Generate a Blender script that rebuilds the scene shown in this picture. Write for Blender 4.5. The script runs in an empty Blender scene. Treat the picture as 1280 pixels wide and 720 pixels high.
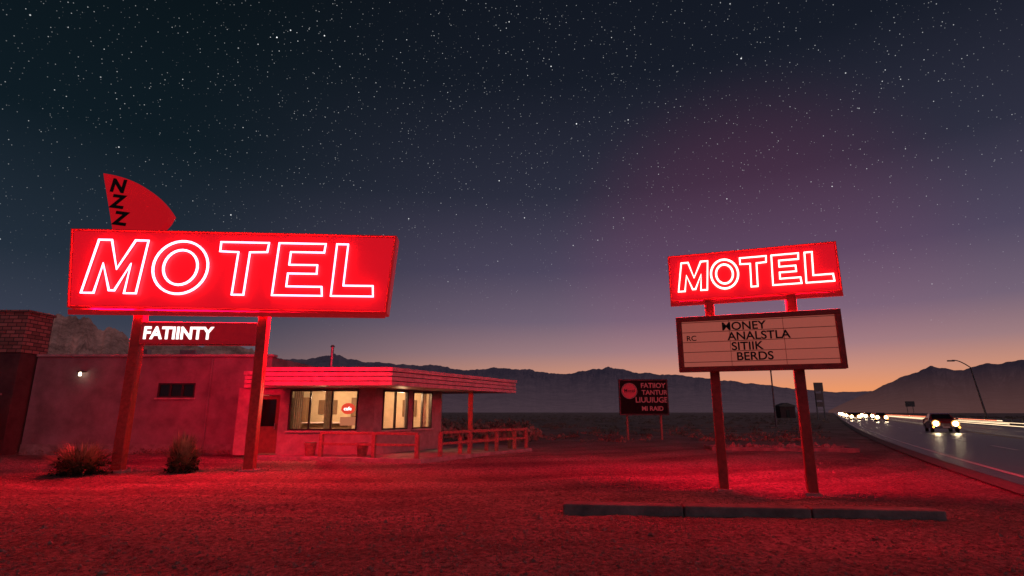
import bpy, math, random
import numpy as np
from mathutils import Vector, Matrix, noise
random.seed(7); np.random.seed(7)
sc = bpy.context.scene
sc.view_settings.view_transform='Standard'; sc.view_settings.look='None'
sc.view_settings.exposure=0; sc.view_settings.gamma=1
COL = sc.collection

# ---------------------------------------------------------------- helpers
def lin(r,g,b):
    f=lambda c:(c/255/12.92) if c/255<=.04045 else ((c/255+.055)/1.055)**2.4
    return (f(r),f(g),f(b))
def link(o,parent=None):
    COL.objects.link(o)
    if parent:
        o.parent=parent; o.matrix_parent_inverse=Matrix.Translation(parent.location).inverted()
    return o
def empty(name,loc=(0,0,0)):
    e=bpy.data.objects.new(name,None); e.location=loc; e.empty_display_size=.3; COL.objects.link(e); return e
def mesh(name,v,f,mat=None,parent=None,smooth=False):
    me=bpy.data.meshes.new(name); me.from_pydata([tuple(p) for p in v],[],[tuple(q) for q in f]); me.update()
    if mat: me.materials.append(mat)
    if smooth:
        for p in me.polygons: p.use_smooth=True
    return link(bpy.data.objects.new(name,me),parent)
def bev(o,w=.01,s=2):
    m=o.modifiers.new('b','BEVEL'); m.width=w; m.segments=s; m.limit_method='ANGLE'; return o
def frame(o,d):
    d=Vector((d[0],d[1],0)).normalized(); y=Vector((-d.y,d.x,0))
    return Matrix(((d.x,y.x,0,o[0]),(d.y,y.y,0,o[1]),(0,0,1,o[2] if len(o)>2 else 0),(0,0,0,1)))
I4=Matrix.Identity(4)
def boxv(M,x0,x1,y0,y1,z0,z1):
    v=[M@Vector(p) for p in [(x0,y0,z0),(x1,y0,z0),(x1,y1,z0),(x0,y1,z0),(x0,y0,z1),(x1,y0,z1),(x1,y1,z1),(x0,y1,z1)]]
    f=[(0,3,2,1),(4,5,6,7),(0,1,5,4),(1,2,6,5),(2,3,7,6),(3,0,4,7)]
    return v,f
def box(name,M,x0,x1,y0,y1,z0,z1,mat,parent=None,b=.008):
    v,f=boxv(M,x0,x1,y0,y1,z0,z1); o=mesh(name,v,f,mat,parent)
    if b: bev(o,b)
    return o
def boxes(name,M,lst,mat,parent=None,b=.005):
    V=[];F=[]
    for l in lst:
        v,f=boxv(M,*l); n=len(V); V+=v; F+=[tuple(i+n for i in q) for q in f]
    o=mesh(name,V,F,mat,parent)
    if b: bev(o,b,1)
    return o
def prism_xz(name,M,poly,y0,y1,mat,parent=None,b=.01):
    n=len(poly); v=[M@Vector((p[0],y0,p[1])) for p in poly]+[M@Vector((p[0],y1,p[1])) for p in poly]
    f=[tuple(range(n)),tuple(range(2*n-1,n-1,-1))]+[(i,i+n,(i+1)%n+n,(i+1)%n) for i in range(n)]
    o=mesh(name,v,f,mat,parent)
    if b: bev(o,b)
    return o
def prism_xy(name,poly,z0,z1,mat,parent=None,b=.01):
    n=len(poly); v=[(p[0],p[1],z0) for p in poly]+[(p[0],p[1],z1) for p in poly]
    f=[tuple(range(n-1,-1,-1)),tuple(range(n,2*n))]+[(i,(i+1)%n,(i+1)%n+n,i+n) for i in range(n)]
    o=mesh(name,v,f,mat,parent)
    if b: bev(o,b)
    return o
def inset(poly,d):
    out=[];n=len(poly)
    for i in range(n):
        a,b,c=Vector(poly[i-1]),Vector(poly[i]),Vector(poly[(i+1)%n])
        e1=(b-a).normalized();e2=(c-b).normalized()
        n1=Vector((-e1.y,e1.x));n2=Vector((-e2.y,e2.x)); m=(n1+n2).normalized()
        out.append(tuple(b+m*(d/max(.3,m.dot(n1)))))
    return out
def cyl(name,p0,p1,r0,r1,mat,parent=None,n=16):
    p0=Vector(p0);p1=Vector(p1);d=(p1-p0).normalized()
    a=d.orthogonal().normalized();b=d.cross(a);V=[]
    for p,r in((p0,r0),(p1,r1)):
        for i in range(n):
            t=2*math.pi*i/n; V.append(p+(a*math.cos(t)+b*math.sin(t))*r)
    F=[(i,(i+1)%n,(i+1)%n+n,i+n) for i in range(n)]+[tuple(range(n-1,-1,-1)),tuple(range(n,2*n))]
    return mesh(name,V,F,mat,parent)
def tube(name,polys,r,mat,parent=None,cyclic=True,res=1):
    cu=bpy.data.curves.new(name,'CURVE'); cu.dimensions='3D'; cu.bevel_depth=r; cu.bevel_resolution=res
    for pl in polys:
        s=cu.splines.new('POLY'); s.points.add(len(pl)-1)
        for i,p in enumerate(pl): s.points[i].co=(p[0],p[1],p[2],1)
        s.use_cyclic_u=cyclic
    cu.materials.append(mat); return link(bpy.data.objects.new(name,cu),parent)
def text(name,s,M,x,z,size,mat,parent=None,y=-.01,off=0,ext=.004,align='LEFT',rot=0,sx=1,space=1):
    cu=bpy.data.curves.new(name,'FONT'); cu.body=s; cu.size=size; cu.extrude=ext; cu.offset=off; cu.align_x=align; cu.space_character=space
    cu.materials.append(mat); o=bpy.data.objects.new(name,cu); COL.objects.link(o)
    mw=M@Matrix.Translation((x,y,z))@Matrix.Rotation(math.radians(90),4,'X')@Matrix.Rotation(rot,4,'Z')@Matrix.Diagonal((sx,1,1,1))
    if parent:
        o.parent=parent; o.matrix_parent_inverse=Matrix.Translation(parent.location).inverted()
    o.matrix_basis=mw
    return o

# ---------------------------------------------------------------- materials
def N(nt,t,**k):
    n=nt.nodes.new(t)
    for a,b in k.items(): setattr(n,a,b)
    return n
def mat(name,c,rough=.7,c2=None,scale=6,bump=.0,bscale=40,metal=0,emis=None,es=1,spec=.4,samp=False):
    m=bpy.data.materials.new(name); m.use_nodes=True; nt=m.node_tree; b=nt.nodes['Principled BSDF']
    b.inputs['Roughness'].default_value=rough; b.inputs['Metallic'].default_value=metal
    b.inputs['Specular IOR Level'].default_value=spec
    tc=N(nt,'ShaderNodeTexCoord')
    if c2 is None: c2=tuple(x*.72 for x in c)
    no=N(nt,'ShaderNodeTexNoise'); no.inputs['Scale'].default_value=scale; no.inputs['Detail'].default_value=6; no.inputs['Roughness'].default_value=.65
    nt.links.new(tc.outputs['Object'],no.inputs['Vector'])
    r=N(nt,'ShaderNodeValToRGB'); r.color_ramp.elements[0].position=.35; r.color_ramp.elements[1].position=.65
    r.color_ramp.elements[0].color=(*c2,1); r.color_ramp.elements[1].color=(*c,1)
    nt.links.new(no.outputs['Fac'],r.inputs['Fac']); nt.links.new(r.outputs['Color'],b.inputs['Base Color'])
    if bump:
        n2=N(nt,'ShaderNodeTexNoise'); n2.inputs['Scale'].default_value=bscale; n2.inputs['Detail'].default_value=5
        nt.links.new(tc.outputs['Object'],n2.inputs['Vector'])
        bp=N(nt,'ShaderNodeBump'); bp.inputs['Strength'].default_value=bump; bp.inputs['Distance'].default_value=.02
        nt.links.new(n2.outputs['Fac'],bp.inputs['Height']); nt.links.new(bp.outputs['Normal'],b.inputs['Normal'])
    if emis:
        b.inputs['Emission Color'].default_value=(*emis,1); b.inputs['Emission Strength'].default_value=es
        if not samp: m.cycles.emission_sampling='NONE'
    return m
def emit(name,c,s=1,samp=True):
    m=bpy.data.materials.new(name); m.use_nodes=True; nt=m.node_tree; nt.nodes.clear()
    e=N(nt,'ShaderNodeEmission'); e.inputs['Color'].default_value=(*c,1); e.inputs['Strength'].default_value=s
    o=N(nt,'ShaderNodeOutputMaterial'); nt.links.new(e.outputs[0],o.inputs[0])
    if not samp: m.cycles.emission_sampling='NONE'
    return m

NEON=emit('neon_tube',(1,.0112,.017),160)
NEON_R=emit('neon_tube_warm',(1,.021,.019),100)
FACE=mat('sign_red_acrylic',(.06,.004,.004),.45,(.04,.003,.003),3,.05,20,emis=(1,.006,.02),es=.60)
BACK=emit('sign_back_acrylic',(1,.0004,.028),120); BACK_L=emit('sign_back_acrylic_l',(1,.006,.07),3.5)
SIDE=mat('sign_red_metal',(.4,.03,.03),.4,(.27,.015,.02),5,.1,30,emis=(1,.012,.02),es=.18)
GLOW=emit('sign_underlight',(1,.0004,.030),170); GLOW_R=emit('sign_underlight_r',(1,.0004,.030),330)  # glow for the strips added under the cabinets to light the ground
POST=mat('painted_post',(.5,.06,.055),.45,(.3,.035,.035),9,.25,60)
DRED=mat('dark_red_panel',(.16,.02,.02),.4,(.1,.012,.014),6,.1)
NPAN=mat('name_panel_red',(.25,.02,.02),.4,(.16,.012,.014),6,.1,emis=(1,.012,.035),es=.16)
WHITE=emit('white_letters',(1,.85,.82),1.8,False)
BLACK=mat('black_letters',(.012,.01,.01),.5)
STUCCO=mat('stucco',(.33,.26,.28),.9,(.19,.15,.16),1.2,.6,70)
STUCCO2=mat('stucco_office',(.40,.32,.31),.85,(.27,.21,.21),3,.5,70)
SIDING=mat('painted_siding',(.56,.42,.42),.6,(.36,.27,.27),4,.2,50)
ROOFM=mat('roof_gravel',(.2,.17,.16),.95,(.1,.09,.09),12,.6,60)
CONC=mat('concrete',(.34,.31,.30),.85,(.18,.16,.15),3,.5,50)
CONC2=mat('weathered_concrete',(.26,.20,.2),.9,(.11,.09,.09),2.5,.7,40)
DARKF=mat('window_frame',(.05,.03,.03),.4)
WOOD=mat('rail_wood',(.36,.17,.13),.7,(.2,.09,.07),10,.4,60)
INTW=mat('interior_wall',(.62,.5,.36),.9,(.5,.4,.28),2)
INTD=mat('interior_wood',(.2,.11,.06),.6)
ROCK=mat('rock',(.32,.25,.23),.95,(.12,.09,.085),8,.7,25)

# ---------------------------------------------------------------- camera
cam=bpy.data.cameras.new('camera'); co=bpy.data.objects.new('camera',cam); COL.objects.link(co)
cam.sensor_width=36; cam.lens=682/1280*36; cam.clip_end=20000; cam.clip_start=.05
co.location=(0,0,1.6); co.rotation_euler=(math.radians(90+12.8),0,0); sc.camera=co

# added fill lamp (very soft), lifts the plain, mountains and walls
sl=bpy.data.lights.new('sun','SUN'); sl.energy=.25; sl.angle=math.radians(50); sl.color=(1,.74,.84)
so=bpy.data.objects.new('sun',sl); COL.objects.link(so); so.rotation_euler=Vector((-.55,.75,-.5)).to_track_quat('-Z','Y').to_euler()

# ---------------------------------------------------------------- world
w=bpy.data.worlds.new("World"); sc.world=w; w.use_nodes=True; nt=w.node_tree; nt.nodes.clear(); K=nt.links.new
tc=N(nt,'ShaderNodeTexCoord'); nrm=N(nt,'ShaderNodeVectorMath',operation='NORMALIZE'); K(tc.outputs['Generated'],nrm.inputs[0])
sep=N(nt,'ShaderNodeSeparateXYZ'); K(nrm.outputs[0],sep.inputs[0])
def ramp(st):
    r=N(nt,'ShaderNodeValToRGB'); e=r.color_ramp.elements
    while len(e)<len(st): e.new(.5)
    for i,(p,c) in enumerate(st): e[i].position=p; e[i].color=(*lin(*c),1)
    K(sep.outputs['Z'],r.inputs['Fac']); return r
rl=ramp([(0,(88,80,90)),(.07,(78,76,90)),(.13,(56,62,78)),(.22,(35,46,59)),(.4,(15,28,36)),(.7,(8,16,20))])
rg=ramp([(0,(240,156,96)),(.035,(232,152,102)),(.065,(204,144,120)),(.105,(158,124,128)),(.16,(116,99,118)),(.25,(80,72,95)),(.38,(46,47,64)),(.55,(23,28,40)),(.8,(11,17,25))])
hz=N(nt,'ShaderNodeVectorMath',operation='MULTIPLY'); K(nrm.outputs[0],hz.inputs[0]); hz.inputs[1].default_value=(1,1,0)
hn=N(nt,'ShaderNodeVectorMath',operation='NORMALIZE'); K(hz.outputs[0],hn.inputs[0])
dt=N(nt,'ShaderNodeVectorMath',operation='DOT_PRODUCT'); K(hn.outputs[0],dt.inputs[0]); a=math.radians(29); dt.inputs[1].default_value=(math.sin(a),math.cos(a),0)
mr=N(nt,'ShaderNodeMapRange',interpolation_type='SMOOTHSTEP'); K(dt.outputs['Value'],mr.inputs['Value']); mr.inputs['From Min'].default_value=.42; mr.inputs['From Max'].default_value=1.0
mx=N(nt,'ShaderNodeMix',data_type='RGBA'); K(mr.outputs[0],mx.inputs['Factor']); K(rl.outputs[0],mx.inputs['A']); K(rg.outputs[0],mx.inputs['B'])
prev=mx.outputs['Result']
# pink halo of the right sign, painted into the sky colour
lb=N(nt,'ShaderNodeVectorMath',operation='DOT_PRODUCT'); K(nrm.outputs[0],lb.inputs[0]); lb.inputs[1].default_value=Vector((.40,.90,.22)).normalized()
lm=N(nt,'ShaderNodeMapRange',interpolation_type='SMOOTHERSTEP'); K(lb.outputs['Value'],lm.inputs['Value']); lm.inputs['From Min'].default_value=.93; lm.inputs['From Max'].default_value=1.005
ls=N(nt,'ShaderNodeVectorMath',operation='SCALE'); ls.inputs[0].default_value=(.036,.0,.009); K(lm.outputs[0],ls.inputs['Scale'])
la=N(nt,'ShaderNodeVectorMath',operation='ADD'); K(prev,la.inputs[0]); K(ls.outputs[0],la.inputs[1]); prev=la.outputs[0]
# stars
for scale,rad,amp,pw in((190,.14,.75,2.1),(110,.085,1.3,2.9),(44,.05,2.6,3.5)):
    vo=N(nt,'ShaderNodeTexVoronoi'); vo.inputs['Scale'].default_value=scale; K(nrm.outputs[0],vo.inputs['Vector'])
    m1=N(nt,'ShaderNodeMapRange'); K(vo.outputs['Distance'],m1.inputs['Value']); m1.inputs['From Min'].default_value=rad; m1.inputs['From Max'].default_value=rad*.3
    s2=N(nt,'ShaderNodeSeparateColor'); K(vo.outputs['Color'],s2.inputs[0])
    p=N(nt,'ShaderNodeMath',operation='POWER'); K(s2.outputs[0],p.inputs[0]); p.inputs[1].default_value=pw
    q=N(nt,'ShaderNodeMath',operation='MULTIPLY'); K(p.outputs[0],q.inputs[0]); K(m1.outputs[0],q.inputs[1])
    el=N(nt,'ShaderNodeMapRange'); K(sep.outputs['Z'],el.inputs['Value']); el.inputs['From Min'].default_value=.10; el.inputs['From Max'].default_value=.5; el.inputs['To Max'].default_value=amp
    q2=N(nt,'ShaderNodeMath',operation='MULTIPLY'); K(q.outputs[0],q2.inputs[0]); K(el.outputs[0],q2.inputs[1])
    sc2=N(nt,'ShaderNodeVectorMath',operation='SCALE'); sc2.inputs[0].default_value=(.92,.94,.95); K(q2.outputs[0],sc2.inputs['Scale'])
    ad=N(nt,'ShaderNodeVectorMath',operation='ADD'); K(prev,ad.inputs[0]); K(sc2.outputs[0],ad.inputs[1]); prev=ad.outputs[0]
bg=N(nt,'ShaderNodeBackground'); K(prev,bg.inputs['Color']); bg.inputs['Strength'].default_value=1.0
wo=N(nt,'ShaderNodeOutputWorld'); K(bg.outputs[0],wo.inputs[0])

# ---------------------------------------------------------------- road geometry
def eX(y): return 1.94+.572*y+3.74*math.exp(-y/22) if y>=0 else 5.68+.402*y
def eS(y): return .572-.17*math.exp(-y/22) if y>=0 else .402
def rp(y,off,z):
    s=eS(y); l=math.hypot(1,s); return (eX(y)+off/l, y-off*s/l, z)
def ys(y0,y1):
    out=[];y=y0
    while y<y1: out.append(y); y+=max(1.2,abs(y)*.06)
    return out+[y1]
def strip(name,o0,o1,y0,y1,z,m,parent=None):
    Y=ys(y0,y1);V=[];F=[]
    for y in Y: V+=[rp(y,o0,z),rp(y,o1,z)]
    for i in range(len(Y)-1): F.append((2*i,2*i+1,2*i+3,2*i+2))
    return mesh(name,V,F,m,parent)
def dashes(name,o0,w,y0,y1,ln,gap,z,m,parent=None):
    V=[];F=[];y=y0
    while y<y1:
        n=len(V); V+=[rp(y,o0,z),rp(y,o0+w,z),rp(y+ln,o0+w,z),rp(y+ln,o0,z)]; F.append((n,n+1,n+2,n+3)); y+=ln+gap
    return mesh(name,V,F,m,parent)

# ---------------------------------------------------------------- ground
def axis(lo,hi,st,far_lo,far_hi):
    a=list(np.arange(lo,hi+1e-6,st)); s=st;x=a[-1]
    while x<far_hi: s=min(s*1.16,400); x+=s; a.append(x)
    s=st;x=a[0];b=[]
    while x>far_lo: s=min(s*1.16,400); x-=s; b.append(x)
    return b[::-1]+a
gx=axis(-15,12,.08,-6500,6500); gy=axis(2.2,20,.08,-600,7000)
def gz(x,y):
    d=math.hypot(x,y)
    if d>120 or y<-30: return -.03
    k=max(0,1-d/120)
    z=noise.noise(Vector((x*.25,y*.25,0)))*.05+noise.noise(Vector((x*1.3,y*1.3,3)))*.025
    if d<30:
        z+=noise.noise(Vector((x*5,y*5,7)))*.02+noise.noise(Vector((x*10,y*10,1)))*.014
        for cx,cy,R in((-3.5,28,18.2),(-3.5,28,16.6),(6,38,30.3),(6,38,28.6),(-16,-16,24.0),(-16,-16,25.7),(-8,34,24.5),(-8,34,26.0)):
            r=math.hypot(x-cx,y-cy)+noise.noise(Vector((x*.15,y*.15,9)))*.9-R
            if abs(r)<.5: z-=.065*math.cos(r*math.pi)*max(0,.5+noise.noise(Vector((x*.4,y*.4,R))))
    e=x-eX(y)
    if -2.5<e: z*=max(0,min(1,(-e)/2.5)); 
    return z*k-.03*min(1,max(0,(e+2.5)/2.5)) -.005
V=[(x,y,gz(x,y)) for y in gy for x in gx]; nx=len(gx)
F=[(j*nx+i,j*nx+i+1,(j+1)*nx+i+1,(j+1)*nx+i) for j in range(len(gy)-1) for i in range(nx-1)]
m=bpy.data.materials.new('desert_sand_gravel'); m.use_nodes=True; nt=m.node_tree; b=nt.nodes['Principled BSDF']; b.inputs['Roughness'].default_value=.9; b.inputs['Specular IOR Level'].default_value=.25
K=nt.links.new
geo=N(nt,'ShaderNodeNewGeometry')
def noi(s,d=6,r=.6):
    n=N(nt,'ShaderNodeTexNoise'); n.inputs['Scale'].default_value=s; n.inputs['Detail'].default_value=d; n.inputs['Roughness'].default_value=r; K(geo.outputs['Position'],n.inputs['Vector']); return n
def rmp(src,st):
    r=N(nt,'ShaderNodeValToRGB'); e=r.color_ramp.elements
    while len(e)<len(st): e.new(.5)
    for i,(p,c) in enumerate(st): e[i].position=p; e[i].color=(*c,1)
    K(src,r.inputs['Fac']); return r
n1=noi(.3,6,.7); r1=rmp(n1.outputs['Fac'],[(.3,(.28,.19,.18)),(.5,(.46,.32,.31)),(.68,(.60,.44,.42))])
n2=noi(12,8,.8); r2=rmp(n2.outputs['Fac'],[(.36,(.12,.12,.12)),(.5,(.75,.75,.75)),(.64,(1.3,1.3,1.3))])
mm=N(nt,'ShaderNodeMix',data_type='RGBA',blend_type='MULTIPLY'); mm.inputs['Factor'].default_value=1; K(r1.outputs[0],mm.inputs['A']); K(r2.outputs[0],mm.inputs['B'])
# compacted vehicle tracks: streaks that follow the turning circle of the forecourt
sb=N(nt,'ShaderNodeVectorMath',operation='SUBTRACT'); K(geo.outputs['Position'],sb.inputs[0]); sb.inputs[1].default_value=(-5,40,0)
ra=N(nt,'ShaderNodeVectorMath',operation='LENGTH'); K(sb.outputs[0],ra.inputs[0])
wv=noi(.1,2); wm=N(nt,'ShaderNodeMath',operation='MULTIPLY_ADD'); K(wv.outputs['Fac'],wm.inputs[0]); wm.inputs[1].default_value=3; K(ra.outputs['Value'],wm.inputs[2])
n1d=N(nt,'ShaderNodeTexNoise',noise_dimensions='1D'); n1d.inputs['Scale'].default_value=.6; n1d.inputs['Detail'].default_value=5; K(wm.outputs[0],n1d.inputs['W'])
rt=rmp(n1d.outputs['Fac'],[(.34,(.62,.62,.62)),(.5,(.96,.96,.96)),(.68,(1.08,1.08,1.08))])
mt=N(nt,'ShaderNodeMix',data_type='RGBA',blend_type='MULTIPLY'); mt.inputs['Factor'].default_value=1; K(mm.outputs['Result'],mt.inputs['A']); K(rt.outputs[0],mt.inputs['B'])
ln=N(nt,'ShaderNodeVectorMath',operation='LENGTH'); K(geo.outputs['Position'],ln.inputs[0])
mf=N(nt,'ShaderNodeMapRange'); K(ln.outputs['Value'],mf.inputs['Value']); mf.inputs['From Min'].default_value=24; mf.inputs['From Max'].default_value=50
n3=noi(.35,8,.75); r3=rmp(n3.outputs['Fac'],[(.38,(.2,.13,.12)),(.6,(.6,.41,.37))])
m2=N(nt,'ShaderNodeMix',data_type='RGBA'); K(mf.outputs[0],m2.inputs['Factor']); K(mt.outputs['Result'],m2.inputs['A']); K(r3.outputs[0],m2.inputs['B'])
K(m2.outputs['Result'],b.inputs['Base Color'])
vo=N(nt,'ShaderNodeTexVoronoi'); vo.inputs['Scale'].default_value=18; K(geo.outputs['Position'],vo.inputs['Vector'])
b1=N(nt,'ShaderNodeBump'); b1.inputs['Strength'].default_value=1; b1.inputs['Distance'].default_value=.06; b1.invert=True; K(vo.outputs['Distance'],b1.inputs['Height'])
b2=N(nt,'ShaderNodeBump'); b2.inputs['Strength'].default_value=1; b2.inputs['Distance'].default_value=.12; K(n2.outputs['Fac'],b2.inputs['Height']); K(b1.outputs[0],b2.inputs['Normal']); K(b2.outputs[0],b.inputs['Normal'])
mesh('ground',V,F,m,smooth=True)

# loose gravel (one mesh)
V=[];F=[]
def stone(x,y,z,r):
    n=len(V); a=random.random()*6.28; ca,sa=math.cos(a),math.sin(a)
    for p in((1,0,0),(-.9,.1,0),(0,.8,0),(.1,-.8,0),(0,0,.65),(0,0,-.5)):
        px=(p[0]*(.7+.6*random.random()))*r;py=p[1]*(.7+.6*random.random())*r;pz=p[2]*(.6+.7*random.random())*r
        V.append((x+px*ca-py*sa,y+px*sa+py*ca,z+pz))
    for q in((0,2,4),(2,1,4),(1,3,4),(3,0,4),(2,0,5),(1,2,5),(3,1,5),(0,3,5)): F.append(tuple(i+n for i in q))
for i in range(24000):
    y=3+17*random.random()**1.4; x=random.uniform(-1,1)*(y*1.05+1)
    if x>eX(y)-.6: continue
    stone(x,y,gz(x,y)+.002,random.choice([.011,.015,.02,.028])*(1 if random.random()<.985 else 2.2))
mesh('gravel',V,F,ROCK)

# ---------------------------------------------------------------- road
ASPH=mat('asphalt',(.085,.078,.08),.38,(.045,.042,.045),1.5,.35,90,spec=.6)
road=empty('road',(20,30,0))
strip('asphalt',0,15.2,-55,1500,.012,ASPH,road)
PAINT=mat('road_paint',(.8,.78,.74),.5,(.6,.58,.55),9); YP=mat('road_paint_yellow',(.7,.45,.08),.5)
strip('edge_line',.55,.72,-55,1400,.018,PAINT,road)
dashes('lane_dashes',3.9,.2,2,500,3.4,4.6,.018,PAINT,road)
strip('centre_line_a',7.35,7.47,-55,1400,.018,YP,road); strip('centre_line_b',7.65,7.77,-55,1400,.018,YP,road)
dashes('lane_dashes_far',11.2,.2,2,500,3.4,4.6,.018,PAINT,road)
strip('edge_line_far',14.5,14.66,-55,1400,.018,PAINT,road)
SH=mat('shoulder_gravel',(.2,.16,.15),.95,(.08,.065,.06),8,.8,40)
strip('shoulder',-.55,0,-55,400,.006,SH,road); strip('shoulder_far',15.2,17.5,-55,600,.006,SH,road)

gr=empty('guardrail',rp(60,17.5,0))
STEEL=mat('galvanised_steel',(.35,.35,.36),.45,metal=.8)
V=[];F=[];Y=ys(20,320)
for y in Y: V+=[rp(y,17.4,.5),rp(y,17.46,.58),rp(y,17.4,.66),rp(y,17.46,.74),rp(y,17.4,.82)]
for i in range(len(Y)-1):
    for k in range(4): n=5*i+k; F.append((n,n+1,n+6,n+5))
mesh('rail',V,F,STEEL,gr)
boxes('rail_posts',I4,[(p[0]-.07,p[0]+.07,p[1]+.08,p[1]+.22,0,.8) for p in [rp(y,17.5,0) for y in np.arange(22,300,4)]],STEEL,gr,0)

# ---------------------------------------------------------------- mountains
tabA=[(-75,.06),(-60,.085),(-48,.120),(-40.2,.135),(-38.5,.131),(-36.9,.122),(-34.9,.111),(-32.5,.103),(-30.4,.102),(-27.2,.108),(-25.1,.099),(-22.9,.085),(-20,.055),(-16,.01)]
tabB=[(-100,.05),(-60,.07),(-30,.085),(-22.9,.0865),(-20.5,.088),(-17.9,.099),(-16.3,.0887),(-12.3,.0833),(-7.5,.0816),(-5,.0734),(-1.7,.078),(1.7,.075),(5,.0662),(9.9,.0783),(13.1,.0675),(16.9,.0622),(20,.054),(22.8,.048),(27.5,.035),(30,.030),(33,.031),(36,.035),(45,.04),(60,.05),(100,.05)]
tabC=[(29.5,.002),(31,.015),(33,.031),(35.4,.0518),(37.4,.0642),(39.1,.0575),(40.7,.0635),(43,.068),(48,.072),(60,.06),(80,.05),(100,.03)]
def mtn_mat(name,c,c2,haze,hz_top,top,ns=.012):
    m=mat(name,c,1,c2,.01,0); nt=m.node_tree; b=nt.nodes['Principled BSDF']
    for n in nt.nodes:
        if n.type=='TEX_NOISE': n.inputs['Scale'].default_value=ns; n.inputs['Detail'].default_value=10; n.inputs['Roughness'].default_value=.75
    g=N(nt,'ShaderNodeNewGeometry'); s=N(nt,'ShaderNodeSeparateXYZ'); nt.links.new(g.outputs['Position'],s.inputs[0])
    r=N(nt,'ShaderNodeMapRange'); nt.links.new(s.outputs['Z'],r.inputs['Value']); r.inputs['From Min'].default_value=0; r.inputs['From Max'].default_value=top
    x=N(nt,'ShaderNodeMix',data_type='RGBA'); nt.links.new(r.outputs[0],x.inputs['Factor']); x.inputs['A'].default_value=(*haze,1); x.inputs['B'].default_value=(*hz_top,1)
    nt.links.new(x.outputs['Result'],b.inputs['Emission Color']); b.inputs['Emission Strength'].default_value=1; b.inputs['Specular IOR Level'].default_value=0  # aerial haze painted in as a faint glow of the rock
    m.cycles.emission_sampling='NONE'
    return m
def mountains(name,tab,R,depth,m,step,rough,seed,wb=.16):
    A=np.arange(tab[0][0],tab[-1][0]+.001,step); T=np.interp(A,[t[0] for t in tab],[t[1] for t in tab]); rows=22;V=[];F=[]
    for a,t in zip(A,T):
        nz=noise.fractal(Vector((a*.9,seed,0)),.8,2.1,6)
        H=R*t*(1+rough*nz)
        ar=math.radians(a)
        for k in range(rows+1):
            f=k/rows; 
            rr=R-depth*(1-f)**1.3; wob=noise.fractal(Vector((a*.7,f*3,seed+5)),.8,2.1,6)
            h=(H*(f**1.25)+(wob*H*wb*math.sin(f*math.pi)))*(rr/R)
            rr+=wob*depth*.22*math.sin(f*math.pi)
            V.append((rr*math.sin(ar),rr*math.cos(ar),h+(1.6*f)-2*(1-f)))
    n=rows+1
    for i in range(len(A)-1):
        for k in range(rows): F.append((i*n+k,(i+1)*n+k,(i+1)*n+k+1,i*n+k+1))
    return mesh(name,V,F,m)
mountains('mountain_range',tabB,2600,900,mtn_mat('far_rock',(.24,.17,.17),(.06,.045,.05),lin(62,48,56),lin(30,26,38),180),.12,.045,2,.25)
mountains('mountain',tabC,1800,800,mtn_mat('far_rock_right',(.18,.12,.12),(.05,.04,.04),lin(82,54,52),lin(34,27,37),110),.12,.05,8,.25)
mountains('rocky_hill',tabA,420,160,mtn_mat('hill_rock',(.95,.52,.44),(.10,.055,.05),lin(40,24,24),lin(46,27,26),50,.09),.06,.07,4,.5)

# ---------------------------------------------------------------- left motel sign
def letters(slim=1):
    t=.2*slim
    M=[(0,0),(.15,1),(.37,1),(.53,.45),(.78,1),(1,1),(.92,0),(.72,0),(.76,.55),(.55,.05),(.46,.05),(.29,.55),(.21,0)]
    T=[(0,1),(1.0,1),(.98,1-t*.9),(.62,1-t*.95),(.58,0),(.34,0),(.38,1-t*.95),(.0,1-t*.9)]
    E=[(.0,0),(.05,1),(1,1),(.98,1-t*.85),(.30,1-t*.85),(.29,.5+t*.42),(.86,.5+t*.42),(.86,.5-t*.42),(.28,.5-t*.42),(.27,t*.85),(.98,t*.85),(1,0)]
    L=[(.0,0),(.06,1),(.33,1),(.28,t),(.98,t),(1,0)]
    O1=[(.5+.5*math.cos(a),.5+.5*math.sin(a)) for a in np.linspace(0,2*math.pi,34,endpoint=False)]
    O2=[(.5+.31*math.cos(a),.5+.33*math.sin(a)) for a in np.linspace(0,2*math.pi,28,endpoint=False)]
    return [[M],[O1,O2],[T],[E],[L]]
def motel_letters(M,spans,z0,z1,y,r,m,parent,slim=1):
    for nm,lp,(a,b_) in zip('MOTEL',letters(slim),spans):
        polys=[[M@Vector((a+(b_-a)*p[0],y,z0+(z1-z0)*p[1])) for p in pl] for pl in lp]
        tube('neon_letter_'+nm.lower(),polys,r,m,parent)
S=empty('motel_sign',(-8.2,15.9,0))
A0=Vector((-13.15,15.5)); B0=Vector((-3.56,16.13)); MS=frame((A0.x,A0.y,0),B0-A0); W=(B0-A0).length
prism_xz('cabinet',MS,[(0,6.95),(.3,4.53),(W-.2,4.46),(W,6.93)][::-1],0,.55,SIDE,S,.03)
prism_xz('face_panel',MS,[(.09,6.86),(.37,4.62),(W-.28,4.55),(W-.09,6.84)][::-1],-.03,-.002,FACE,S,.01)
prism_xz('back_panel',MS,[(.09,6.86),(.37,4.62),(W-.28,4.55),(W-.09,6.84)][::-1],.552,.58,BACK_L,S,.01)
rim=[MS@Vector((p[0],-.035,p[1])) for p in [(.04,6.91),(.33,4.57),(W-.23,4.50),(W-.04,6.89)]]
tube('rim_trim',[rim],.04,SIDE,S)
motel_letters(MS,[(.66,2.32),(2.56,4.12),(4.42,5.82),(6.05,7.5),(7.76,9.0)],4.97,6.58,-.11,.034,NEON,S)
box('underlight_strip',MS,.8,W-.6,.10,.30,4.43,4.452,GLOW,S,0)  # added light source, brightens the ground below the sign
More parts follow.
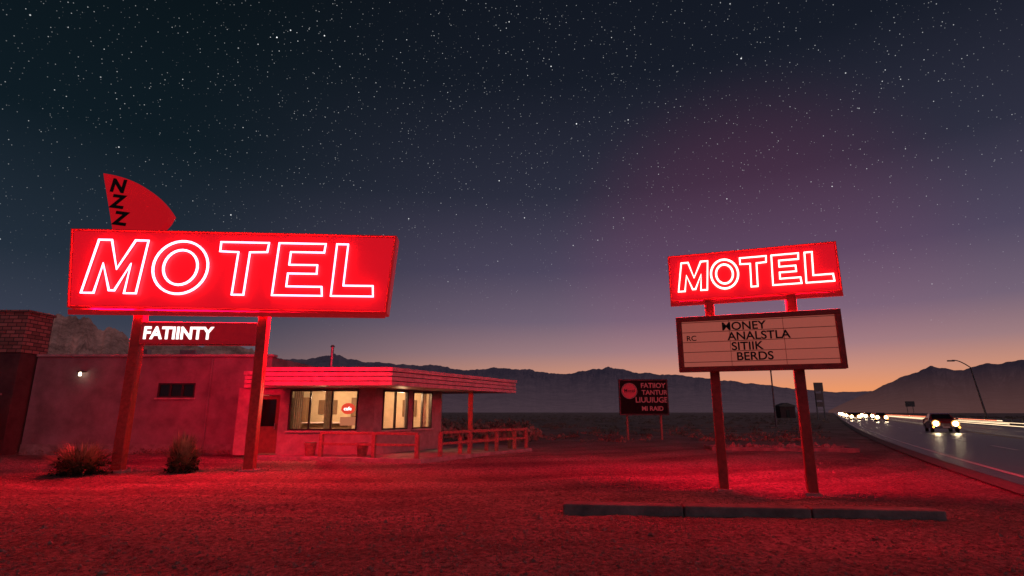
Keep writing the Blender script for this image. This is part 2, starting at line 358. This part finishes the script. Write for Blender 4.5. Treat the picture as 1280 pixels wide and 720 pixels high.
prism_xz('underlight_valance',MS,[(.30,4.50),(.33,4.345),(W-.24,4.335),(W-.22,4.47)][::-1],.0,.03,SIDE,S,.004)  # lip added to keep the light strip out of view
for nm,x,y in (('post_a',-10.95,15.9),('post_b',-7.4,16.12)):
    box(nm,frame((x,y,0),B0-A0),-.14,.14,-.14,.14,-.1,4.6,POST,S,.02)
    box(nm+'_footing',frame((x,y,0),B0-A0),-.24,.24,-.24,.24,-.1,.03,CONC,S,.02)
    boxes(nm+'_bolts',frame((x,y,0),B0-A0),[(sx*.19-.02,sx*.19+.02,sy*.19-.02,sy*.19+.02,.03,.07) for sx in(-1,1) for sy in(-1,1)],STEEL,S)
MP=frame((-10.81,15.78,0),(-7.54+10.81,15.98-15.78)); WP=3.27
box('name_panel',MP,0,WP,0,.16,3.5,4.17,NPAN,S,.015)
boxes('name_panel_frame',MP,[(0,WP,-.02,-.001,3.5,3.54),(0,WP,-.02,-.001,4.13,4.17)],POST,S)
text('name_text','FATIINTY',MP,.07,3.68,.5,WHITE,S,y=-.012,off=.016,sx=.93)
fin=[(1.08,6.96),(.5,8.82)]
P0=(.52,8.80);P2=(2.72,7.5)
for i in range(0,15):
    t=i/14; fin.append(tuple((1-t)**2*P0[k]+2*t*(1-t)*(1.95,8.62)[k]+t*t*P2[k] for k in(0,1)))
fin+=[(2.62,7.25),(2.42,6.96)]
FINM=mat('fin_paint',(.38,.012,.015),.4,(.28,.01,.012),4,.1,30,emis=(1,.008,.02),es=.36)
prism_xz('fin',MS,fin[:1]+fin[2:],.12,.42,FINM,S,.015)
for i,(ch,x,z) in enumerate((('N',.80,8.22),('Z',.90,7.70),('Z',1.06,7.16))):
    text('fin_letter_%d'%i,ch,MS,x,z,.58,BLACK,S,y=.11,off=.026,rot=-.12,sx=1.0)

# ---------------------------------------------------------------- right sign
R_=empty('motel_marquee_sign',(5.3,11.8,0))
MR=frame((3.67,12.4,0),(3.29,-1.2)); WR=3.5
box('cabinet',MR,0,WR,0,.32,4.07,5.18,SIDE,R_,.02)
box('face_panel',MR,.05,WR-.05,-.02,-.002,4.12,5.13,FACE,R_,.005)
box('back_panel',MR,.05,WR-.05,.322,.34,4.12,5.13,BACK,R_,.005)
tube('rim_trim',[[MR@Vector(p) for p in [(.02,-.02,4.09),(WR-.02,-.02,4.09),(WR-.02,-.02,5.16),(.02,-.02,5.16)]]],.022,SIDE,R_)
sp=[(.20,.88),(.93,1.5),(1.56,2.1),(2.18,2.74),(2.83,3.36)]
motel_letters(MR,sp,4.30,4.97,-.06,.023,NEON_R,R_,1.15)
box('underlight_strip',MR,.15,WR-.15,.07,.2,4.045,4.066,GLOW_R,R_,0)  # added strip that throws red light on the ground
box('underlight_valance',MR,.0,WR,.0,.02,3.975,4.068,SIDE,R_,.004)  # added lip, screens the strip from the camera
for nm,x,y in(('post_a',4.49,12.2),('post_b',6.06,11.63)):
    box(nm,frame((x,y,0),(3.29,-1.2)),-.1,.1,-.1,.1,-.1,4.1,POST,R_,.015)
    box(nm+'_plate',frame((x,y,0),(3.29,-1.2)),-.15,.15,-.15,.15,-.1,.02,CONC,R_,.01)
ML=frame((3.72,12.24,0),(3.29,-1.2)); WL=3.27
box('reader_board',ML,0,WL,-.02,.16,2.46,3.68,DRED,R_,.015)
PANEL=mat('reader_panel',(.22,.10,.08),.5,(.16,.07,.06),2,emis=(.50,.11,.08),es=.55)
box('reader_panel',ML,.12,WL-.12,-.032,-.021,2.57,3.57,PANEL,R_,0)
boxes('reader_frame',ML,[(0,WL,-.07,-.021,2.46,2.56),(0,WL,-.07,-.021,3.58,3.68),(0,.11,-.07,-.021,2.562,3.578),(WL-.11,WL,-.07,-.021,2.562,3.578)],POST,R_)
boxes('reader_rails',ML,[(.12,WL-.12,-.042,-.033,z,z+.012) for z in(2.66,2.88,3.10,3.32,3.54)]+[(x,x+.008,-.04,-.033,2.57,3.57) for x in(1.1,2.17)],WOOD,R_,0)
for i,(s,x,z) in enumerate((('MONEY',.95,3.345),('ANALSTLA',1.06,3.125),('SITIIK',1.12,2.905),('BERDS',1.20,2.685),('RC',.2,3.14))):
    text('reader_line_%d'%i,s,ML,x,z,.245 if i<4 else .16,BLACK,R_,y=-.05,off=.0045 if i<4 else .002,sx=1.04)

# kerb in front of the sign
kb=empty('concrete_kerb',(3.7,9.3,0)); MK=frame((.83,9.52,0),(5.75,-.72)); 
for i in range(3):
    box('kerb_stone_%d'%i,MK,i*1.935,(i+1)*1.935-.012,0,.34,-.08,.13+.004*i,CONC2,kb,.03)
isl=empty('planted_island',(11.4,23.8,0)); MI=frame((8.5,24.1,0),(5.8,-.8))
box('island_kerb_front',MI,0,5.85,0,.2,-.05,.15,CONC2,isl,.03); box('island_kerb_back',MI,0,5.85,1.5,1.7,-.05,.15,CONC2,isl,.03)
box('island_kerb_a',MI,0,.2,.205,1.495,-.05,.15,CONC2,isl,.03); box('island_kerb_b',MI,5.65,5.85,.205,1.495,-.05,.15,CONC2,isl,.03)
box('island_soil',MI,.205,5.645,.205,1.495,-.05,.10,SH,isl,0)
V=[];F=[]
for i in range(70):
    p=MI@Vector((random.uniform(.3,5.5),random.uniform(.3,1.4),0)); stone(p.x,p.y,.12,random.uniform(.06,.3))
mesh('rocks',V,F,ROCK,isl)

# ---------------------------------------------------------------- motel building
B=empty('motel_building',(-9,24,0))
def wall(name,M,L,z0,z1,th,ops,m,parent):
    lst=[];x=0
    for (a,b_,c,d) in sorted(ops):
        if a>x: lst.append((x,a,0,th,z0,z1))
        if c>z0: lst.append((a,b_,0,th,z0,c))
        if d<z1: lst.append((a,b_,0,th,d,z1))
        x=b_
    if x<L: lst.append((x,L,0,th,z0,z1))
    return boxes(name,M,lst,m,parent,0)
GL=bpy.data.materials.new('window_glass'); GL.use_nodes=True; nt=GL.node_tree; nt.nodes.clear()
g=N(nt,'ShaderNodeBsdfGlossy'); g.inputs['Roughness'].default_value=.03; t=N(nt,'ShaderNodeBsdfTransparent'); fr=N(nt,'ShaderNodeFresnel'); fr.inputs['IOR'].default_value=1.5
x=N(nt,'ShaderNodeMixShader'); o=N(nt,'ShaderNodeOutputMaterial'); nt.links.new(fr.outputs[0],x.inputs[0]); nt.links.new(t.outputs[0],x.inputs[1]); nt.links.new(g.outputs[0],x.inputs[2]); nt.links.new(x.outputs[0],o.inputs[0])
DGL=mat('dark_glass',(.01,.01,.012),.08)
def window(nm,M,a,b_,c,d,muls,parent,glass=GL):
    w_=.06; l=[(a,b_,-.02,.08,c,c+w_),(a,b_,-.02,.08,d-w_,d),(a,a+w_,-.02,.08,c+w_,d-w_),(b_-w_,b_,-.02,.08,c+w_,d-w_)]
    for mu in muls: q=a+(b_-a)*mu; l.append((q-.03,q+.03,-.015,.075,c+w_,d-w_))
    boxes(nm+'_frame',M,l,DARKF,parent); box(nm+'_sill',M,a-.06,b_+.06,-.08,.0,c-.07,c-.004,SIDING,parent,.01)
    v=[M@Vector(p) for p in((a+.05,.03,c+.05),(b_-.05,.03,c+.05),(b_-.05,.03,d-.05),(a+.05,.03,d-.05))]
    mesh(nm+'_glass',v,[(0,1,2,3)],glass,parent)
MW=frame((-19.4,22.4,0),(1,0)); WW=9.4
wall('wing_front_wall',MW,WW,-.1,3.8,.25,[(5.1,6.6,2.16,2.74)],STUCCO,B)
window('wing_window',MW,5.1,6.6,2.16,2.74,[.33,.66],B,DGL); box('wing_window_back',MW,5.0,6.7,.3,.34,2.0,2.9,BLACK,B,0)
box('wing_side_wall',I4,-10.0+.001,-9.8,22.4,31,-.1,3.8,STUCCO,B,0); box('wing_back_wall',I4,-19.4,-10,31,31.2,-.1,3.8,STUCCO,B,0)
box('wing_roof',I4,-19.3,-9.9,22.66,31,3.5,3.6,ROOFM,B,0)
box('wing_parapet_cap',I4,-19.4,-9.72,22.32,22.72,3.804,3.9,SIDING,B,.01)
box('wing_base_trim',I4,-19.4,-9.9,22.36,22.398,-.1,.35,CONC,B,0)
boxes('roof_vents',I4,[(-14.6,-13.9,24,24.7,3.6,4.25),(-17,-16.7,25,25.3,3.6,4.4)],STEEL,B)
cyl('downpipe',(-12.2,22.33,.1),(-12.2,22.33,3.75),.04,.04,STUCCO,B,8)
wl=empty('wall_lamp',(-17.4,22.3,3.1)); cyl('lamp_bulb',(-17.4,22.2,3.02),(-17.4,22.2,3.16),.05,.04,emit('bulb',(1,.8,.55),8),wl); box('lamp_hood',I4,-17.5,-17.3,22.12,22.39,3.17,3.22,DARKF,wl)
BR=bpy.data.materials.new('red_brick'); BR.use_nodes=True; nt=BR.node_tree; K=nt.links.new; b=nt.nodes['Principled BSDF']; b.inputs['Roughness'].default_value=.9
tcx=N(nt,'ShaderNodeNewGeometry'); sp_=N(nt,'ShaderNodeSeparateXYZ'); K(tcx.outputs['Position'],sp_.inputs[0]); ad=N(nt,'ShaderNodeMath',operation='ADD'); K(sp_.outputs[0],ad.inputs[0]); K(sp_.outputs[1],ad.inputs[1])
cb=N(nt,'ShaderNodeCombineXYZ'); K(ad.outputs[0],cb.inputs[0]); K(sp_.outputs[2],cb.inputs[1])
bt=N(nt,'ShaderNodeTexBrick'); K(cb.outputs[0],bt.inputs['Vector']); bt.inputs['Scale'].default_value=1; bt.inputs['Brick Width'].default_value=.36; bt.inputs['Row Height'].default_value=.15; bt.inputs['Mortar Size'].default_value=.018
bt.inputs['Color1'].default_value=(.48,.22,.19,1); bt.inputs['Color2'].default_value=(.22,.11,.09,1); bt.inputs['Mortar'].default_value=(.07,.05,.05,1); K(bt.outputs['Color'],b.inputs['Base Color'])
bp=N(nt,'ShaderNodeBump'); bp.inputs['Strength'].default_value=.6; bp.inputs['Distance'].default_value=.02; bp.invert=True; K(bt.outputs['Fac'],bp.inputs['Height']); K(bp.outputs[0],b.inputs['Normal'])
TB=mat('tower_render',(.12,.06,.06),.9,(.07,.035,.04),2,.4)
box('brick_tower',I4,-23.4,-19.5,21.7,22.95,3.9,5.5,BR,B,.02); box('brick_tower_cap',I4,-23.45,-19.44,21.64,23.0,5.503,5.62,BR,B,.02)
box('tower_base',I4,-23.36,-19.54,21.74,22.91,-.1,3.897,TB,B,.02)
gw=empty('garden_wall',(-22,19.6,0)); box('wall_body',I4,-26,-18.9,20.3,20.5,-.1,2.2,mat('white_wall',(.5,.5,.53),.9,(.36,.36,.38),3,.4),gw,.01); box('wall_cap',I4,-26,-18.86,20.26,20.54,2.203,2.28,CONC,gw)
# office
d=Vector((.478,.878)).normalized()
MF=frame((-9.8,20.3,0),(1,0)); LF=4.8
wall('office_front_wall',MF,LF,.1,2.46,.18,[(.55,1.35,.12,2.2),(1.7,4.2,.95,2.4)],STUCCO2,B)
window('office_window',MF,1.7,4.2,.95,2.4,[.3,.62],B)
box('office_door',MF,.58,1.32,.06,.11,.14,2.18,INTD,B); box('door_glass',MF,.7,1.2,.045,.058,1.1,2.05,DGL,B,0)
cyl('door_handle',MF@Vector((1.22,.02,1.0)),MF@Vector((1.22,.02,1.2)),.015,.015,STEEL,B,8)
MSd=frame((-5.0,20.3,0),d); LS=4.1
wall('office_side_wall',MSd,LS,.1,2.46,.18,[(.43,1.91,.95,2.4),(2.2,3.46,.95,2.4)],STUCCO2,B)
window('side_window_a',MSd,.43,1.91,.95,2.4,[.5],B); window('side_window_b',MSd,2.2,3.46,.95,2.4,[.5],B)
box('office_back_wall',I4,-9.8,-3.05,24.1,24.3,.1,2.46,STUCCO2,B,0); box('interior_back_wall',I4,-9.6,-3.3,24.0,24.08,.1,2.46,INTW,B,0)
box('office_left_wall',I4,-9.98,-9.8,20.3,24.1,.1,2.46,STUCCO2,B,0)
can=[(-8.45,18.45),(-4.0,18.4),(.19,26.1),(-3.2,27.2),(-9.78,27.2),(-9.78,20.2),(-8.45,20.2)]
prism_xy('canopy_core',inset(can,.06),2.47,3.06,DARKF,B,0)
for i in range(4): prism_xy('fascia_board_%d'%i,inset(can,-.0 if i!=3 else -.04),2.462+i*.155,2.462+i*.155+.13,SIDING,B,.006)
prism_xy('canopy_roof',inset(can,.2),3.062,3.085,ROOFM,B,0)
cyl('roof_pipe',(-7.5,22.8,3.05),(-7.5,22.8,4.25),.06,.06,STEEL,B); cyl('roof_pipe_cap',(-7.5,22.8,4.25),(-7.5,22.8,4.33),.1,.05,STEEL,B)
boxes('canopy_post',I4,[(-1.88,-1.68,23.9,24.1,.1,2.465)],POST,B,.01)
slab=[(-9.1,19.75),(-2.95,18.35),(.84,23.8),(-1.2,27.0),(-9.75,27.0)]
prism_xy('porch_slab',slab,-.1,.12,CONC,B,.02)
box('counter',I4,-8.4,-6.6,22.6,23.2,.12,1.15,INTD,B); box('counter_top',I4,-8.5,-6.5,22.5,23.25,1.153,1.2,SIDING,B)
boxes('chair',I4,[(-6.1,-5.6,22.2,22.7,.5,.58),(-6.1,-5.6,22.66,22.72,.58,1.3),(-6.1,-6.05,22.2,22.25,.12,.5),(-5.65,-5.6,22.2,22.25,.12,.5)],POST,B)
boxes('wall_pictures',I4,[(-8.3,-7.5,23.95,23.99,1.5,2.1),(-6.9,-6.4,23.95,23.99,1.4,2.2),(-4.7,-4.1,23.95,23.99,1.4,2.1)],INTD,B)
boxes('shelf',I4,[(-9.0,-8.6,23.3,23.9,.12,2.2)],INTD,B)
CUR=mat('curtain',(.55,.42,.3),.9,(.4,.3,.2),9)
V=[];F=[]
for (M,a,b_) in((MF,1.75,2.1),(MF,2.9,3.2),(MSd,.5,.8),(MSd,3.1,3.4)):
    k=len(V)
    for i in range(25):
        t=i/24; yy=.16+.025*math.sin(t*30); V+=[M@Vector((a+(b_-a)*t,yy+.1,.98)),M@Vector((a+(b_-a)*t,yy+.1,2.4))]
    F+=[(k+2*i,k+2*i+2,k+2*i+3,k+2*i+1) for i in range(24)]
mesh('curtains',V,F,CUR,B)
nm=emit('window_sign_red',(1,.08,.04),.8,False); nmw=emit('window_sign_amber',(.8,.25,.12),.6,False)
V=[MF@Vector((3.82+.26*math.cos(t),.10,1.72+.2*math.sin(t))) for t in np.linspace(0,2*math.pi,24,endpoint=False)]
mesh('window_sign_disc',V,[tuple(range(24))],nm,B)
box('window_sign_board',MF,3.55,4.1,.1,.12,1.12,1.42,nmw,B,0)
text('window_sign_text','cafe',MF,3.66,1.66,.18,WHITE,B,y=.09,off=.004)
for nm_,p,e_ in(('office_lamp',(-7.3,21.9,2.2),200),('office_lamp_side',(-4.5,22.6,2.2),85)):
    l=bpy.data.lights.new(nm_,'POINT'); l.energy=e_; l.color=(1,.63,.33); l.shadow_soft_size=.12; o=bpy.data.objects.new(nm_,l); o.location=p; link(o,B)
RL=empty('wooden_railing',(-3,19,0)); 
def rail_run(nm,pts):
    for i,(a,b_) in enumerate(zip(pts[:-1],pts[1:])):
        M=frame((a[0],a[1],0),(b_[0]-a[0],b_[1]-a[1])); D=math.hypot(b_[0]-a[0],b_[1]-a[1])
        boxes('%s_rails_%d'%(nm,i),M,[(-.02,D+.02,-.06,.06,.86,.94),(.05,D-.05,-.03,.03,.50,.58)],WOOD,RL)
    for i,p in enumerate(pts):
        box('%s_post_%d'%(nm,i),frame((p[0],p[1],0),(1,-.2)),-.065,.065,-.065,.065,.12,.858,WOOD,RL)
rail_run('front',[(-6.5,19.3),(-4.6,18.87),(-3.1,18.55)])
rail_run('side',[(-2.45,19.4),(-1.55,20.7),(-.6,22.05),(.1,23.1),(.6,23.8)])
rail_run('back',[(-1.9,20.8),(-1.0,22.2),(-.1,23.6)])
for i,(x,y) in enumerate(((-7.0,19.7),(-5.1,19.35))):
    P=empty('planter_pot',(x,y,.12)); cyl('pot',(x,y,.12),(x,y,.5),.15,.2,WOOD,P); cyl('pot_rim',(x,y,.5),(x,y,.56),.22,.22,WOOD,P); cyl('pot_soil',(x,y,.56),(x,y,.575),.19,.19,SH,P)

# ---------------------------------------------------------------- yucca bushes
YU=mat('yucca_blades',(.34,.38,.2),.55,(.06,.07,.04),3); YD=mat('yucca_heart',(.02,.025,.015),.9)
def yucca(x,y,r,h,n):
    V=[];F=[]
    for i in range(n):
        a=random.random()*6.283; el=math.acos(random.uniform(.0,.99))
        d=Vector((math.cos(a)*math.sin(el)*r,math.sin(a)*math.sin(el)*r,math.cos(el)*h+.05*h))*random.uniform(.8,1.1)
        s=Vector((math.cos(a)*.2*r*random.random(),math.sin(a)*.2*r*random.random(),random.uniform(.02,.22*h)))
        sd=Vector((-math.sin(a),math.cos(a),0))*random.uniform(.012,.022); k=len(V); droop=Vector((0,0,-.10*h*math.sin(el)*random.random()))
        b0=Vector((x,y,0))+s; m_=b0+d*.55; t=b0+d*.92+droop
        V+=[b0-sd,b0+sd,m_+sd*.9,m_-sd*.9,t]; F+=[(k,k+1,k+2,k+3),(k+3,k+2,k+4)]
    E=empty('yucca_bush',(x,y,0)); mesh('blades',V,F,YU,E)
    V=[];F=[]
    for i in range(800):
        a=random.random()*6.283; el=math.acos(random.uniform(.0,1)); q=random.uniform(.3,.75)
        c=Vector((x+math.cos(a)*math.sin(el)*r*q,y+math.sin(a)*math.sin(el)*r*q,math.cos(el)*h*q)); k=len(V)
        V+=[c+Vector([random.uniform(-.06,.06) for _ in range(3)]) for _ in range(3)]; F.append((k,k+1,k+2))
    mesh('dead_leaves',V,F,YD,E)
yucca(-11.35,15.05,.9,.8,900); yucca(-9.0,15.6,.55,1.02,800)

V=[];F=[]
def tuft(x,y,r,h,n):
    for i in range(n):
        a=random.random()*6.283; q=random.random()**.5; k=len(V)
        cx=x+math.cos(a)*r*q;cy=y+math.sin(a)*r*q; z=h*(1-q*q*.7)*random.random(); s=r*random.uniform(.10,.24)
        b_=random.random()*6.28; V.extend([(cx-s*math.cos(b_),cy-s*math.sin(b_),z),(cx+s*math.cos(b_),cy+s*math.sin(b_),z+s*.3),(cx+s*.3*math.cos(b_+2),cy+s*.3*math.sin(b_+2),z+s*1.3)]); F.append((k,k+1,k+2))
for i in range(1500):
    y=30+230*random.random()**1.3; x=random.uniform(-.35*y-2,eX(y)-3)
    if -12<x<2 and y<32: continue
    tuft(x,y,random.uniform(.2,.6),random.uniform(.1,.35),20)
for i in range(260):
    y=30+30*random.random(); tuft(random.uniform(-14,.5+y*.02),y,random.uniform(.5,1.1),random.uniform(.4,1.0),26)
for i in range(500):
    y=20+200*random.random()**1.4; q=random.uniform(19,60); p=rp(y,q,0); tuft(p[0],p[1],random.uniform(.3,.8),random.uniform(.2,.5),18)
for i in range(60):
    tuft(random.uniform(-19,-10.2),22.1+random.uniform(-.2,.15),.2,.22,14)
mesh('desert_scrub',V,F,mat('scrub',(.32,.22,.17),.9,(.12,.085,.065),.4))

# ---------------------------------------------------------------- billboard
BB=empty('billboard',(7.75,33,0)); MB=frame((6.35,33,0),(1,-.02)); bw=2.9
box('board',MB,0,bw,0,.12,1.42,3.5,mat('board_dark',(.012,.008,.01),.7,spec=.1),BB,.01)
boxes('board_frame',MB,[(0,bw,-.04,-.001,1.42,1.5),(0,bw,-.04,-.001,3.42,3.5),(0,.08,-.04,-.001,1.502,3.418),(bw-.08,bw,-.04,-.001,1.502,3.418)],DARKF,BB)
boxes('board_legs',MB,[(.4,.52,.13,.23,-.1,3.3),(bw-.52,bw-.4,.13,.23,-.1,3.3)],WOOD,BB)
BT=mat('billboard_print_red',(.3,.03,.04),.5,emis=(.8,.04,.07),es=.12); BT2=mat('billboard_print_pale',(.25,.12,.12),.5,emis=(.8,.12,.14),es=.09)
V=[MB@Vector((.62+.42*math.cos(t),-.012,2.82+.42*math.sin(t))) for t in np.linspace(0,2*math.pi,28,endpoint=False)]; mesh('logo_disc',V,[tuple(range(28))],BT,BB)
tube('logo_ring',[[MB@Vector((.62+.45*math.cos(t),-.015,2.82+.45*math.sin(t))) for t in np.linspace(0,2*math.pi,28,endpoint=False)]],.02,BT2,BB)
text('logo_text','Motel',MB,.3,2.74,.28,BLACK,BB,y=-.02,off=.004)
for i,(s,x,z,q) in enumerate((('FATIIOY',1.3,3.0,.4),('TANTUR',1.35,2.6,.38),('LIUUIUGE',.95,2.15,.44),('MI RAID',1.3,1.68,.36))): text('print_%d'%i,s,MB,x,z,q,BT2,BB,y=-.012,off=.01)

# ---------------------------------------------------------------- roadside furniture
DK=mat('dark_steel',(.2,.18,.19),.5,metal=.3)
LP=empty('street_lamp',(64.5,76,0))
cyl('pole',(64.5,76,0),(63.4,76,7.6),.14,.09,DK,LP,10)
pts=[(63.4-2.4*t,76,7.6+1.0*math.sin(t*1.7)) for t in np.linspace(0,1,10)]
tube('arm',[pts],.07,DK,LP,False); box('lamp_head',I4,60.4,61.3,75.85,76.15,8.42,8.6,DK,LP)
UP=empty('utility_pole',(28.2,60,0)); cyl('pole',(28.2,60,0),(28.2,60,5.9),.1,.07,DK,UP,10); cyl('pole_cap',(28.2,60,5.9),(28.2,60,6.0),.12,.05,DK,UP,10)
PY=empty('pylon_sign',(60.8,110,0))
boxes('legs',I4,[(60.0,60.2,110,110.2,0,7.2),(61.4,61.6,110,110.2,0,7.2)],DK,PY); boxes('boards',I4,[(59.9,61.7,109.9,109.99,5.6,7.3),(60.05,61.55,109.9,109.99,3.9,5.2),(60.05,61.55,109.9,109.99,2.7,3.5)],mat('pylon_face',(.2,.14,.14),.6),PY); boxes('braces',I4,[(60.2,61.4,110,110.1,z,z+.1) for z in(1,1.9,2.6,5.4)],DK,PY,0)
SD=empty('roadside_shed',(74,150,0)); box('walls',I4,72,76,150,153,0,3.0,TB,SD); prism_xz('roof',frame((72,149.8,0),(1,0)),[(-.3,3.0),(4.3,3.0),(4.3,3.25),(2,4.0),(-.3,3.25)],0,3.5,ROOFM,SD); box('door',I4,73.5,74.4,149.9,149.99,0,2.1,BLACK,SD)
RS=empty('road_sign',(107,150,0)); boxes('legs',I4,[(106.1,106.2,150,150.15,0,3.2),(107.7,107.8,150,150.15,0,3.2)],DK,RS); box('panel',I4,105.7,108.2,149.85,149.95,3.0,4.4,mat('sign_panel',(.08,.06,.06),.4),RS)

# ---------------------------------------------------------------- cars
CP=mat('car_paint',(.3,.04,.04),.25,(.24,.03,.03),2,spec=.7); TY=mat('tyre',(.02,.02,.02),.8); HL=emit('headlight',(1,.80,.5),60,False); HR=emit('headlight_reflector',(1,.42,.09),1.5,False); CG=mat('car_glass',(.02,.02,.025),.08); CH=mat('chrome',(.5,.5,.5),.2,metal=1)
IND=emit('indicator',(1,.25,.03),14,False)
def car(x,y,heading,spot=0,halo=1):
    c=empty('car',(x,y,0)); M=frame((x,y,.012),heading)
    prof=[(0,.32),(-.04,.5),(.02,.78),(.25,.92),(1.15,1.0),(1.75,1.42),(2.2,1.5),(3.2,1.48),(3.9,1.08),(4.35,1.02),(4.42,.6),(4.38,.32)]
    V=[];F=[];n=len(prof)
    for sx,k in((-.88,1),(-.8,0),(.8,0),(.88,1)):
        for (py,pz) in prof:
            inn=1 if pz<1.05 else (.78 if pz>1.3 else .95)
            V.append(M@Vector(((sx if pz<1.05 or abs(sx)<.85 else sx*.9)*inn,py+(.06 if abs(sx)>.85 and py<.1 else 0),pz-(.03 if k else 0))))
    for s in range(3):
        for i in range(n): j=(i+1)%n; F.append((s*n+i,(s+1)*n+i,(s+1)*n+j,s*n+j))
    F+=[tuple(range(n)),tuple(range(4*n-1,3*n-1,-1))]
    bev(mesh('body',V,F,CP,c),.03)
    V=[M@Vector(p) for p in((-.66,1.2,1.045),(.66,1.2,1.045),(.58,1.72,1.41),(-.58,1.72,1.41))]; mesh('windscreen',V,[(0,1,2,3)],CG,c)
    box('grille',M,-.36,.36,-.07,-.03,.52,.72,DK,c); box('bumper',M,-.86,.86,-.13,-.02,.34,.5,CH,c,.02); box('plate',M,-.22,.22,-.145,-.132,.38,.48,PAINT,c,0)
    for sx in(-1,1):
        sd='l' if sx<0 else 'r'
        cyl('headlight_housing_'+sd,M@Vector((sx*.62,-.03,.70)),M@Vector((sx*.62,-.08,.70)),.27*halo,.27*halo,HR,c,16)  # glowing amber disc drawn in place of the lamp's glare halo
        cyl('headlight_'+sd,M@Vector((sx*.62,-.085,.70)),M@Vector((sx*.62,-.12,.70)),.17*halo,.16*halo,HL,c,14)
        cyl('indicator_'+sd,M@Vector((sx*.82,-.135,.42)),M@Vector((sx*.82,-.16,.42)),.06,.06,IND,c,10)
        box('mirror_'+sd,M,sx*.98-.09,sx*.98+.09,1.3,1.4,.98,1.1,CP,c)
        for py in(.85,3.5):
            cyl('wheel',M@Vector((sx*.7,py,.33)),M@Vector((sx*.9,py,.33)),.33,.33,TY,c,20); cyl('hub',M@Vector((sx*.9,py,.33)),M@Vector((sx*.915,py,.33)),.18,.17,CH,c,12)
        if spot:
            l=bpy.data.lights.new('headlamp','SPOT'); l.energy=spot; l.color=(1,.68,.38); l.spot_size=math.radians(80); l.spot_blend=.7; l.shadow_soft_size=.1
            o=bpy.data.objects.new('headlamp',l); p=M@Vector((sx*.64,-.2,.68)); t=M@Vector((sx*.64,-9,0))
            o.parent=c; o.matrix_parent_inverse=Matrix.Translation(c.location).inverted(); o.location=p; o.rotation_euler=(t-p).to_track_quat('-Z','Y').to_euler()
def carat(y,off,**k):
    s=eS(y); p=rp(y,off,0); car(p[0],p[1],(1,-s),**k)
carat(47,5.6,spot=5500)
for y,off,hl in((98,5.5,1.3),(112,2.2,1.4),(130,5.5,1.6),(150,2.2,1.7),(172,5.4,1.9),(200,2.2,2.1),(240,5.5,2.4),(300,2.4,2.8),(380,5.4,3.2)): carat(y,off,spot=7000 if y<160 else 0,halo=hl)
TW=emit('trail_white',(1,.70,.42),2.0,False); TR=emit('trail_red',(1,.14,.05),1.6,False)
LT=empty('light_trails',(70,100,0))
def trail(nm,off,z,y0,y1,r,m): tube(nm,[[rp(y,off,z) for y in ys(y0,y1)]],r,m,LT,False,1)
for i,(off,z,y0,y1,r) in enumerate(((9.0,.62,34,400,.025),(10.2,.66,50,500,.035),(9.3,.7,70,420,.05),(12.2,.62,45,260,.025),(13.4,.7,65,500,.045),(1.6,.64,90,420,.04),(3.0,.64,110,420,.05))): trail('white_trail_%d'%i,off,z,y0,y1,r,TW)
for i,(off,z,y0,y1) in enumerate(((11.8,.8,60,500),(13.0,.84,90,400))): trail('red_trail_%d'%i,off,z,y0,y1,.03,TR)
